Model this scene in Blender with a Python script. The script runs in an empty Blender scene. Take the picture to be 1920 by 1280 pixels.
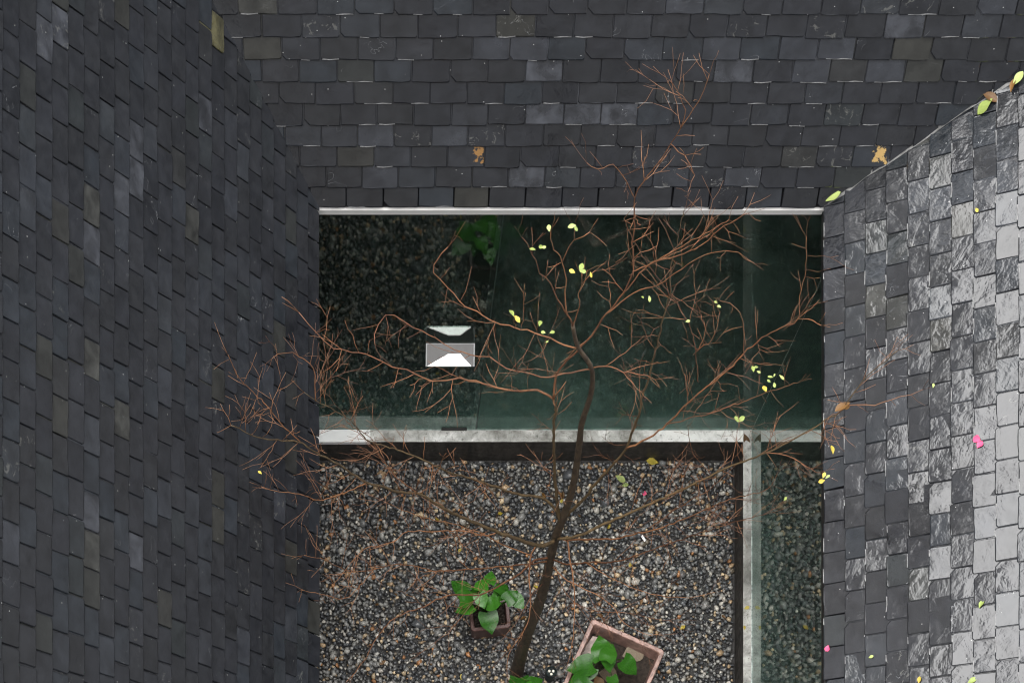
import bpy, bmesh, math, random
import numpy as np
from mathutils import Vector, Matrix

random.seed(7)
rng = np.random.default_rng(7)
scene = bpy.context.scene
COL = scene.collection
R = math.radians

# ------------------------------------------------------------------ camera
F = 4050.0              # focal length in photograph pixels
NX, NY = 690.0, 2360.0  # the point straight below the camera, in photograph pixels
CZ = 20.25              # camera height above the gravel
cam_data = bpy.data.cameras.new('camera')
cam = bpy.data.objects.new('camera', cam_data)
COL.objects.link(cam)
cam.location = (0, 0, CZ)
cam_data.sensor_width = 36.0
cam_data.lens = 36.0 * F / 1920.0
cam_data.shift_x = (960 - NX) / 1920.0
cam_data.shift_y = (NY - 640) / 1920.0
cam_data.clip_end = 1000
scene.camera = cam

# ------------------------------------------------------------------ light
SUN_DIR = Vector((-0.135, 0.07, 0.98)).normalized()
world = bpy.data.worlds.new('World')
scene.world = world
world.use_nodes = True
wn = world.node_tree
bg = wn.nodes['Background']
sky = wn.nodes.new('ShaderNodeTexSky')
sky.sky_type = 'NISHITA'
sky.sun_disc = False
sky.sun_elevation = math.asin(SUN_DIR.z)
sky.sun_rotation = math.atan2(SUN_DIR.x, SUN_DIR.y)
sky.air_density = 1.0
sky.dust_density = 4.0
hsv = wn.nodes.new('ShaderNodeHueSaturation')
hsv.inputs['Saturation'].default_value = 0.22
wn.links.new(sky.outputs[0], hsv.inputs['Color'])
wn.links.new(hsv.outputs[0], bg.inputs['Color'])
bg.inputs['Strength'].default_value = 0.085
sun_data = bpy.data.lights.new('sun', 'SUN')
sun_data.energy = 1.5
sun_data.angle = R(82)
sun_data.color = (1.0, 0.98, 0.95)
sun = bpy.data.objects.new('sun', sun_data)
COL.objects.link(sun)
sun.rotation_euler = SUN_DIR.to_track_quat('Z', 'Y').to_euler()
sun.location = (-20, 10, 30)

scene.view_settings.view_transform = 'Standard'
scene.view_settings.look = 'None'
scene.view_settings.gamma = 1.0
scene.view_settings.use_curve_mapping = False
scene.view_settings.exposure = 2.05
scene.render.engine = 'CYCLES'
scene.cycles.use_denoising = True
scene.cycles.filter_width = 1.15
scene.cycles.max_bounces = 10
scene.cycles.transmission_bounces = 8
scene.cycles.blur_glossy = 0.3


# ------------------------------------------------------------------ helpers
def at(px, py, d):
    return Vector(((px - NX) * d / F, (NY - py) * d / F, CZ - d))


def proj(p):
    d = CZ - p[2]
    return NX + F * p[0] / d, NY - F * p[1] / d, d


def new_obj(name, data, parent=None):
    o = bpy.data.objects.new(name, data)
    COL.objects.link(o)
    if parent is not None:
        o.parent = parent
    return o


def tag(o, label=None, cat=None, group=None, kind=None):
    if label:
        o['label'] = label
    if cat:
        o['category'] = cat
    if group:
        o['group'] = group
    if kind:
        o['kind'] = kind
    return o


def empty(name, loc=(0, 0, 0), rot=(0, 0, 0)):
    o = bpy.data.objects.new(name, None)
    COL.objects.link(o)
    o.location = loc
    o.rotation_euler = rot
    o.empty_display_size = 0.1
    return o


def mesh_from(name, verts, faces, mat=None, smooth=False):
    me = bpy.data.meshes.new(name)
    me.from_pydata([tuple(v) for v in verts], [], faces)
    if mat:
        me.materials.append(mat)
    if smooth:
        me.polygons.foreach_set('use_smooth', [True] * len(me.polygons))
    me.update()
    return me


def box_mesh(name, boxes, mat, bevel=0.0):
    bm = bmesh.new()
    for (x0, y0, z0, x1, y1, z1) in boxes:
        m = Matrix.Translation(((x0 + x1) / 2, (y0 + y1) / 2, (z0 + z1) / 2)) @ Matrix.Diagonal((x1 - x0, y1 - y0, z1 - z0, 1))
        bmesh.ops.create_cube(bm, size=1.0, matrix=m)
    if bevel:
        bmesh.ops.bevel(bm, geom=list(bm.edges), offset=bevel, segments=2, affect='EDGES', profile=0.5)
    me = bpy.data.meshes.new(name)
    bm.to_mesh(me)
    bm.free()
    me.materials.append(mat)
    return me


def box(name, b, mat, parent=None, bevel=0.0):
    return new_obj(name, box_mesh(name, [b], mat, bevel), parent)


def tube(verts, faces, pts, radii, sides=6, cap=True):
    """append a tapered tube along pts to the verts / faces lists"""
    n = len(pts)
    base = len(verts)
    t_prev = None
    ref = Vector((0.31, 0.17, 0.93))
    for i in range(n):
        a = pts[max(i - 1, 0)]
        b = pts[min(i + 1, n - 1)]
        t = (b - a)
        if t.length < 1e-9:
            t = Vector((0, 0, 1))
        t.normalize()
        if i == 0:
            u = t.cross(ref)
            if u.length < 1e-3:
                u = t.cross(Vector((1, 0, 0)))
            u.normalize()
        else:
            u = u - t * u.dot(t)
            if u.length < 1e-6:
                u = t.cross(ref)
            u.normalize()
        w = t.cross(u)
        for k in range(sides):
            ang = 2 * math.pi * k / sides
            verts.append(pts[i] + (u * math.cos(ang) + w * math.sin(ang)) * radii[i])
    for i in range(n - 1):
        for k in range(sides):
            k2 = (k + 1) % sides
            faces.append((base + i * sides + k, base + i * sides + k2, base + (i + 1) * sides + k2, base + (i + 1) * sides + k))
    if cap:
        faces.append(tuple(base + (n - 1) * sides + k for k in range(sides)))
        faces.append(tuple(base + k for k in reversed(range(sides))))


# ------------------------------------------------------------------ materials
class Mat:
    def __init__(self, name):
        self.m = bpy.data.materials.new(name)
        self.m.use_nodes = True
        self.nt = self.m.node_tree
        self.b = self.nt.nodes['Principled BSDF']

    def n(self, t, **kw):
        nd = self.nt.nodes.new(t)
        for k, v in kw.items():
            setattr(nd, k, v)
        return nd

    def l(self, a, b):
        self.nt.links.new(a, b)

    def math(self, op, a, b=None, clamp=False):
        nd = self.n('ShaderNodeMath', operation=op, use_clamp=clamp)
        for i, v in enumerate((a, b)):
            if v is None:
                continue
            if isinstance(v, (int, float)):
                nd.inputs[i].default_value = v
            else:
                self.l(v, nd.inputs[i])
        return nd.outputs[0]

    def noise(self, vec, scale, detail=4, rough=0.55, dist=0.0):
        nd = self.n('ShaderNodeTexNoise')
        nd.inputs['Scale'].default_value = scale
        nd.inputs['Detail'].default_value = detail
        nd.inputs['Roughness'].default_value = rough
        nd.inputs['Distortion'].default_value = dist
        self.l(vec, nd.inputs['Vector'])
        return nd.outputs['Fac']

    def ramp(self, fac, stops, interp='LINEAR'):
        nd = self.n('ShaderNodeValToRGB')
        nd.color_ramp.interpolation = interp
        el = nd.color_ramp.elements
        while len(el) < len(stops):
            el.new(0.5)
        for e, (p, c) in zip(el, stops):
            e.position = p
            if isinstance(c, (int, float)):
                c = (c, c, c)
            e.color = (c[0], c[1], c[2], 1)
        self.l(fac, nd.inputs[0])
        return nd.outputs[0]

    def mix(self, fac, a, b, mode='MIX'):
        nd = self.n('ShaderNodeMix', data_type='RGBA', blend_type=mode)
        for sock, v in ((0, fac), (6, a), (7, b)):
            if isinstance(v, (int, float)):
                nd.inputs[sock].default_value = v
            elif isinstance(v, tuple):
                nd.inputs[sock].default_value = (v[0], v[1], v[2], 1)
            else:
                self.l(v, nd.inputs[sock])
        return nd.outputs[2]

    def bump(self, height, strength=0.3, dist=0.01, normal=None):
        nd = self.n('ShaderNodeBump')
        nd.inputs['Strength'].default_value = strength
        nd.inputs['Distance'].default_value = dist
        self.l(height, nd.inputs['Height'])
        if normal is not None:
            self.l(normal, nd.inputs['Normal'])
        return nd.outputs[0]

    def set(self, name, v):
        s = self.b.inputs[name]
        if isinstance(v, (int, float)):
            s.default_value = v
        elif isinstance(v, tuple):
            s.default_value = (v[0], v[1], v[2], 1)
        else:
            self.l(v, s)


def simple(name, col, rough=0.5, spec=0.5, metal=0.0, noise_amt=0.25, nscale=12.0, bump=0.0):
    M = Mat(name)
    tc = M.n('ShaderNodeTexCoord').outputs['Object']
    f = M.noise(tc, nscale, 5)
    lo = tuple(c * (1 - noise_amt) for c in col)
    hi = tuple(min(1, c * (1 + noise_amt)) for c in col)
    M.set('Base Color', M.ramp(f, [(0.3, lo), (0.7, hi)]))
    M.set('Roughness', rough)
    M.set('Specular IOR Level', spec)
    M.set('Metallic', metal)
    if bump:
        M.set('Normal', M.bump(f, bump, 0.01))
    return M.m


def slate_material(name, patch=None, whole=None, wet=True, matt=False):
    M = Mat(name)
    oi = M.n('ShaderNodeObjectInfo').outputs['Random']
    isl = M.n('ShaderNodeNewGeometry').outputs['Random Per Island']
    rnd = M.math('FRACT', M.math('ADD', M.math('MULTIPLY', oi, 7.131), isl))
    r2 = M.math('FRACT', M.math('MULTIPLY', rnd, 57.31))
    r3 = M.math('FRACT', M.math('MULTIPLY', rnd, 191.7))
    r4 = M.math('FRACT', M.math('MULTIPLY', rnd, 433.9))
    tc = M.n('ShaderNodeTexCoord').outputs['Object']
    comb = M.n('ShaderNodeCombineXYZ')
    M.l(M.math('MULTIPLY', rnd, 47.0), comb.inputs[0])
    M.l(M.math('MULTIPLY', r2, 31.0), comb.inputs[1])
    M.l(M.math('MULTIPLY', r3, 23.0), comb.inputs[2])
    add = M.n('ShaderNodeVectorMath', operation='ADD')
    M.l(tc, add.inputs[0])
    M.l(comb.outputs[0], add.inputs[1])
    vec = add.outputs[0]
    # cleavage direction: rotate per slate and stretch
    rot = M.n('ShaderNodeVectorRotate', rotation_type='Z_AXIS')
    M.l(vec, rot.inputs['Vector'])
    M.l(M.math('MULTIPLY', r2, 3.14159), rot.inputs['Angle'])
    mp = M.n('ShaderNodeMapping')
    mp.inputs['Scale'].default_value = (8, 28, 8)
    M.l(rot.outputs[0], mp.inputs['Vector'])
    cleave = M.noise(mp.outputs[0], 1.0, 5, 0.65, 1.6)
    soft = M.noise(vec, 7, 5, 0.6, 0.4)
    fine = M.noise(vec, 60, 3, 0.6)
    # base colour by slate
    base = M.ramp(r2, [(0.0, (0.021, 0.022, 0.025)), (0.25, (0.030, 0.031, 0.035)), (0.5, (0.025, 0.0255, 0.027)),
                       (0.68, (0.036, 0.037, 0.041)), (0.80, (0.030, 0.035, 0.040)), (0.88, (0.050, 0.052, 0.058)),
                       (0.93, (0.028, 0.032, 0.032)), (0.965, (0.046, 0.044, 0.036)), (1.0, (0.030, 0.031, 0.034))])
    if whole:
        base = M.ramp(soft, [(0.35, tuple(c * 0.55 for c in whole)), (0.65, whole)])
    var = M.ramp(soft, [(0.3, (0.245, 0.258, 0.282)), (0.7, (0.52, 0.545, 0.59))])
    col = M.mix(1.0, base, var, 'MULTIPLY')
    # pale scratches: thin contour lines of a warped noise, only on some places
    sc = M.noise(rot.outputs[0], 5.5, 2, 0.5, 1.8)
    line = M.math('LESS_THAN', M.math('ABSOLUTE', M.math('SUBTRACT', sc, 0.53)), 0.0022)
    gate = M.math('GREATER_THAN', M.noise(vec, 4.0, 2), 0.63)
    gate2 = M.math('GREATER_THAN', r3, 0.50)
    line = M.math('MULTIPLY', M.math('MULTIPLY', line, gate), gate2)
    col = M.mix(M.math('MULTIPLY', line, 0.65), col, (0.17, 0.175, 0.18))
    # chips: bright flecks
    vo = M.n('ShaderNodeTexVoronoi')
    vo.inputs['Scale'].default_value = 26
    M.l(vec, vo.inputs['Vector'])
    chip = M.math('LESS_THAN', vo.outputs['Distance'], 0.085)
    sep = M.n('ShaderNodeSeparateColor')
    M.l(vo.outputs['Color'], sep.inputs[0])
    chip = M.math('MULTIPLY', chip, M.math('GREATER_THAN', sep.outputs[0], 0.88))
    col = M.mix(M.math('MULTIPLY', chip, 0.8), col, (0.30, 0.30, 0.29))
    # scuffed crusts on a few slates
    crust = M.math('MULTIPLY', M.math('GREATER_THAN', M.noise(vec, 16, 6, 0.75, 0.8), 0.60),
                   M.math('GREATER_THAN', r4, 0.94))
    col = M.mix(M.math('MULTIPLY', crust, 0.4), col, (0.11, 0.11, 0.10))
    if patch:
        sx = M.n('ShaderNodeSeparateXYZ')
        M.l(tc, sx.inputs[0])
        d = M.math('SUBTRACT', patch[4], M.math('ABSOLUTE', M.math('SUBTRACT', sx.outputs[0], patch[3])))
        d2 = M.math('SUBTRACT', 0.075, M.math('ABSOLUTE', M.math('SUBTRACT', sx.outputs[1], 0.09)))
        m = M.math('ADD', M.math('MULTIPLY', M.math('MINIMUM', d, d2), 12.0), M.math('MULTIPLY', M.math('SUBTRACT', M.noise(vec, 24, 6, 0.7), 0.5), 2.2))
        m = M.math('GREATER_THAN', m, 0.30)
        col = M.mix(m, col, (patch[0], patch[1], patch[2]))
    M.set('Base Color', col)
    # rain film: smooth where wet
    rg = M.noise(rot.outputs[0], 11, 4, 0.6, 0.5)
    M.set('Roughness', M.ramp(rg, [(0.40, 0.04), (0.64, 0.15)]))
    if not wet:
        M.b.inputs['Roughness'].default_value = 0.5
        M.nt.links.remove(M.b.inputs['Roughness'].links[0])
    if matt:
        M.set('Roughness', M.ramp(rg, [(0.40, 0.36), (0.64, 0.52)]))
    M.set('Specular IOR Level', 0.45 if matt else (0.6 if wet else 0.5))
    M.set('Coat Weight', 0.45 if wet and not matt else 0.0)
    M.set('Coat Roughness', 0.035)
    M.set('Coat IOR', 1.6)
    broad = M.noise(vec, 4.2, 3, 0.55, 1.2)
    where = M.ramp(M.noise(vec, 9.0, 3, 0.6), [(0.42, 0.0), (0.62, 1.0)])
    b0 = M.bump(broad, 0.35, 0.006)
    b1 = M.bump(M.math('MULTIPLY', cleave, where), 0.32, 0.0026, b0)
    b2 = M.bump(soft, 0.22, 0.004, b1)
    b3 = M.bump(fine, 0.07, 0.001, b2)
    M.set('Normal', b3)
    M.l(b2, M.b.inputs['Coat Normal'])
    return M.m


SLATE = slate_material('slate')
SLATE_MATT = slate_material('slate_matt', matt=True)
SLATE_DULL = slate_material('slate_dull', wet=False)  # dull finish chosen so the unseen roof mirrors little sky
SLATE_OCHRE = slate_material('slate_ochre', whole=(0.17, 0.15, 0.07))
SLATE_PATCH = slate_material('slate_rust_patch', patch=(0.17, 0.09, 0.03, 0.085, 0.045))
SLATE_PATCH2 = slate_material('slate_sand_patch', patch=(0.30, 0.20, 0.075, 0.055, 0.055))
SLATE_OLIVE = slate_material('slate_olive', whole=(0.074, 0.072, 0.061))
SLATE_PALE = slate_material('slate_pale', whole=(0.085, 0.087, 0.094))
SLATE_OLIVE_M = slate_material('slate_olive_matt', whole=(0.074, 0.072, 0.061), matt=True)
SLATE_PALE_M = slate_material('slate_pale_matt', whole=(0.085, 0.087, 0.094), matt=True)
SLATE_EDGE_GLINT = simple('pale_slate_edge', (0.20, 0.20, 0.20), 0.4, 0.5, noise_amt=0.5, nscale=40)  # pale colour standing in for light caught on wet edges
DECK = simple('roof_underlay', (0.008, 0.008, 0.009), 0.9, 0.1)
WHITE_METAL = simple('gutter_white', (0.68, 0.67, 0.645), 0.35, 0.5, noise_amt=0.06, nscale=3)
GREY_METAL = simple('drip_metal', (0.30, 0.30, 0.29), 0.35, 0.6, metal=0.6)
BLACK = simple('black_paint', (0.012, 0.012, 0.012), 0.5, 0.3)
DARKWALL = simple('dark_plaster', (0.07, 0.068, 0.064), 0.8, 0.2)
LEAD = simple('lead', (0.085, 0.085, 0.083), 0.45, 0.5, nscale=30, noise_amt=0.5)


def concrete_material(name, lo, mid, hi):
    M = Mat(name)
    tc = M.n('ShaderNodeTexCoord').outputs['Object']
    a = M.noise(tc, 1.1, 3, 0.6)
    b = M.noise(tc, 9, 8, 0.72, 0.5)
    c = M.noise(tc, 55, 4, 0.7)
    f = M.math('ADD', M.math('MULTIPLY', a, 0.9), M.math('MULTIPLY', b, 0.65))
    col = M.ramp(f, [(0.56, lo), (0.72, mid), (0.84, hi)])
    spot = M.math('GREATER_THAN', M.noise(tc, 38, 4, 0.7), 0.66)
    col = M.mix(M.math('MULTIPLY', spot, 0.55), col, (0.08, 0.08, 0.065))
    M.set('Base Color', col)
    M.set('Roughness', M.ramp(b, [(0.4, 0.35), (0.6, 0.75)]))
    M.set('Normal', M.bump(M.math('ADD', b, M.math('MULTIPLY', c, 0.4)), 0.35, 0.006))
    return M.m


CONCRETE = concrete_material('kerb_concrete', (0.24, 0.24, 0.21), (0.48, 0.48, 0.45), (0.70, 0.70, 0.68))
FLOOR_CONC = concrete_material('polished_floor', (0.05, 0.055, 0.052), (0.10, 0.108, 0.104), (0.17, 0.178, 0.174))
WHITE_STONE = simple('white_stone', (0.90, 0.90, 0.89), 0.4, 0.4, noise_amt=0.05, nscale=6)


def kerb_material(name, stops):
    """pale top, the upright face much darker, with vertical streaks"""
    M = Mat(name)
    tc = M.n('ShaderNodeTexCoord').outputs['Object']
    a = M.noise(tc, 1.0, 3, 0.6)
    b = M.noise(tc, 10, 8, 0.72, 0.5)
    f = M.math('ADD', M.math('MULTIPLY', a, 1.0), M.math('MULTIPLY', b, 0.6))
    top = M.ramp(f, stops)
    spot = M.math('GREATER_THAN', M.noise(tc, 32, 5, 0.75), 0.61)
    top = M.mix(M.math('MULTIPLY', spot, 0.7), top, (0.07, 0.07, 0.055))
    mp = M.n('ShaderNodeMapping')
    mp.inputs['Scale'].default_value = (9, 9, 1.2)
    M.l(tc, mp.inputs['Vector'])
    st = M.noise(mp.outputs[0], 1.6, 6, 0.65)
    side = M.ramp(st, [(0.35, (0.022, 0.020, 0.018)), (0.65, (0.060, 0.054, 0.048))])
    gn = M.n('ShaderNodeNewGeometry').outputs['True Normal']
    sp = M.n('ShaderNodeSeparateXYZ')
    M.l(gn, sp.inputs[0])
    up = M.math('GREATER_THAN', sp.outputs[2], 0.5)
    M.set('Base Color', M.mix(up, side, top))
    M.set('Roughness', M.ramp(b, [(0.4, 0.4), (0.6, 0.75)]))
    M.set('Normal', M.bump(b, 0.4, 0.006))
    return M.m


KERB = kerb_material('kerb_dark_face', [(0.63, (0.17, 0.165, 0.145)), (0.78, (0.46, 0.455, 0.43)), (0.90, (0.78, 0.775, 0.75))])
KERB_MOTTLED_DARK = kerb_material('mottled_kerb_darkened', [(0.66, (0.09, 0.088, 0.078)), (0.80, (0.24, 0.238, 0.22)), (0.92, (0.50, 0.495, 0.47))])  # mottled, and darkened as a whole to offset strong light on this length


def glass_material(name, ior):
    """green float glass with a misty green film that is denser towards its foot"""
    M = Mat(name)
    M.set('Base Color', (0.55, 0.71, 0.645))
    M.set('Specular Tint', (0.84, 1.0, 0.92))
    M.set('Transmission Weight', 1.0)
    M.set('Roughness', 0.015)
    M.set('IOR', ior)
    tc = M.n('ShaderNodeTexCoord').outputs['Object']
    sep = M.n('ShaderNodeSeparateXYZ')
    M.l(tc, sep.inputs[0])
    h = M.ramp(M.math('DIVIDE', sep.outputs[2], 3.2), [(0.13, 1.0), (0.32, 0.50), (0.58, 0.14), (0.90, 0.02)])
    mp = M.n('ShaderNodeMapping')
    mp.inputs['Scale'].default_value = (1, 1, 2.2)
    M.l(tc, mp.inputs['Vector'])
    f = M.ramp(M.noise(mp.outputs[0], 3.5, 7, 0.68, 0.4), [(0.30, 0.45), (0.70, 1.25)])
    film = M.math('MULTIPLY', M.math('MULTIPLY', h, f), 0.25)
    dots = M.math('MULTIPLY', M.math('GREATER_THAN', M.noise(tc, 60, 2, 0.5), 0.70), M.math('MULTIPLY', h, 0.25))
    fac = M.math('ADD', film, dots, True)
    df = M.n('ShaderNodeBsdfDiffuse')
    df.inputs['Color'].default_value = (0.27, 0.48, 0.41, 1)
    mx = M.n('ShaderNodeMixShader')
    M.l(fac, mx.inputs[0])
    M.l(M.b.outputs[0], mx.inputs[1])
    M.l(df.outputs[0], mx.inputs[2])
    M.l(mx.outputs[0], M.nt.nodes['Material Output'].inputs['Surface'])
    return M.m


GLASS = glass_material('green_glass', 1.34)
GLASS_CLEAR = glass_material('low_reflection_glass', 1.12)
GLASS_EDGE = simple('glass_seam', (0.01, 0.03, 0.025), 0.3, 0.5)
SEAL_GLINT = simple('seal_and_glint', (0.32, 0.36, 0.34), 0.25, 0.6, noise_amt=0.5, nscale=25)  # corner seal, and the painted water sparkle at the glass foot


def bark_material(name, lo, hi, scale=14, rough=0.55):
    M = Mat(name)
    tc = M.n('ShaderNodeTexCoord').outputs['Object']
    mp = M.n('ShaderNodeMapping')
    mp.inputs['Scale'].default_value = (1, 1, 0.35)
    M.l(tc, mp.inputs['Vector'])
    f = M.noise(mp.outputs[0], scale, 6, 0.7)
    oi = M.n('ShaderNodeObjectInfo').outputs['Random']
    f2 = M.math('ADD', f, M.math('MULTIPLY', M.math('SUBTRACT', oi, 0.5), 0.3))
    M.set('Base Color', M.ramp(f2, [(0.32, lo), (0.68, hi)]))
    M.set('Roughness', rough)
    M.set('Normal', M.bump(f, 0.6, 0.01))
    return M.m


BARK = bark_material('trunk_bark', (0.026, 0.018, 0.012), (0.110, 0.078, 0.048), 34)
LIMB = bark_material('limb_bark', (0.048, 0.032, 0.016), (0.125, 0.084, 0.040), 20)
TWIG = bark_material('twig_bark', (0.070, 0.027, 0.012), (0.205, 0.092, 0.040), 9, 0.6)


def leaf_material(name, c1, c2, rough=0.5, spec=0.3):
    M = Mat(name)
    tc = M.n('ShaderNodeTexCoord').outputs['Object']
    oi = M.n('ShaderNodeObjectInfo').outputs['Random']
    f = M.noise(tc, 22, 4)
    f2 = M.math('ADD', M.math('MULTIPLY', f, 0.7), M.math('MULTIPLY', oi, 0.35))
    M.set('Base Color', M.ramp(f2, [(0.3, c1), (0.75, c2)]))
    M.set('Roughness', rough)
    M.set('Specular IOR Level', spec)
    M.set('Normal', M.bump(f, 0.2, 0.005))
    return M.m


L_GREEN = leaf_material('glossy_leaf', (0.014, 0.060, 0.007), (0.042, 0.150, 0.016), 0.22, 0.22)
L_LIME = leaf_material('lime_leaf', (0.16, 0.21, 0.045), (0.29, 0.34, 0.12))
L_YELLOW = leaf_material('yellow_leaf', (0.28, 0.20, 0.02), (0.40, 0.33, 0.06))
L_BROWN = leaf_material('brown_leaf', (0.06, 0.030, 0.010), (0.15, 0.075, 0.02))
L_DEAD = leaf_material('dead_leaf', (0.10, 0.075, 0.05), (0.22, 0.18, 0.13), 0.6)
L_PINK = leaf_material('pink_petal', (0.50, 0.03, 0.10), (0.65, 0.10, 0.20), 0.45)

# ------------------------------------------------------------------ ground
EAVE_Z = 5.25
M = Mat('ground_soil')
tc = M.n('ShaderNodeTexCoord').outputs['Object']
gf = M.noise(tc, 30, 6, 0.7)
M.set('Base Color', M.ramp(gf, [(0.35, (0.014, 0.014, 0.014)), (0.65, (0.045, 0.043, 0.04))]))
M.set('Roughness', 0.7)
M.set('Normal', M.bump(gf, 0.6, 0.02))
g = new_obj('ground', mesh_from('ground', [(-400, -400, -0.02), (400, -400, -0.02), (400, 400, -0.02), (-400, 400, -0.02)], [(0, 1, 2, 3)], M.m))
tag(g, kind='structure')

# ------------------------------------------------------------------ roofs
SL_T = 0.010


def make_slate_mesh(seed, w=0.25, ln=0.36, t=SL_T, gap=0.0028):
    """one riven slate: origin at the middle of its lower edge, y up the slope, z out of the roof"""
    r = random.Random(seed)
    hw = w / 2 - gap
    pts = []
    nb = 4
    skew = r.uniform(-0.004, 0.004)
    cl, cr = r.choice([0.004, 0.006, 0.012]), r.choice([0.004, 0.005, 0.011])
    if r.random() < 0.12:
        cl = r.uniform(0.02, 0.045)
    pts.append((-hw, cl))
    pts.append((-hw + cl * r.uniform(0.7, 1.0), r.uniform(0, 0.0015)))
    for i in range(1, nb):
        pts.append((-hw + 2 * hw * i / nb, r.uniform(-0.0025, 0.0025) + skew * (i / nb - 0.5)))
    pts.append((hw - cr * r.uniform(0.7, 1.0), r.uniform(0, 0.0015)))
    pts.append((hw, cr))
    pts.append((hw + r.uniform(-0.002, 0.001), 0.09))
    pts.append((hw + r.uniform(-0.002, 0.001), ln))
    pts.append((-hw + r.uniform(-0.001, 0.002), ln))
    pts.append((-hw + r.uniform(-0.001, 0.002), 0.09))
    n = len(pts)
    cx, cy = 0.0, ln / 2
    V, Fc = [], []
    inset = 0.006
    for (x, y) in pts:
        V.append((x, y, 0.0))
    for (x, y) in pts:
        V.append((x, y, t * r.uniform(0.62, 0.8)))
    for (x, y) in pts:
        ix = x - math.copysign(min(inset * r.uniform(0.4, 0.8), abs(x)), x)
        iy = y + inset * r.uniform(0.8, 1.4) if y < 0.05 else y
        V.append((ix, iy, t * r.uniform(0.97, 1.05)))
    for i in range(n):
        j = (i + 1) % n
        Fc.append((i, j, n + j, n + i))
        Fc.append((n + i, n + j, 2 * n + j, 2 * n + i))
    Fc.append(tuple(range(2 * n, 3 * n)))
    MI = [0] * len(Fc)
    if seed % 12 in (1, 4, 6, 9, 10):           # lower edge coloured pale for the glint of wet slate
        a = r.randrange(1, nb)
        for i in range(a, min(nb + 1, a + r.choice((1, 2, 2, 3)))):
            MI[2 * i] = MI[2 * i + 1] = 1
    return V, Fc, MI


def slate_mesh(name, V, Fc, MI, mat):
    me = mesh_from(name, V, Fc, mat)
    me.materials.append(SLATE_EDGE_GLINT)
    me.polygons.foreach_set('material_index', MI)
    return me


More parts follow.
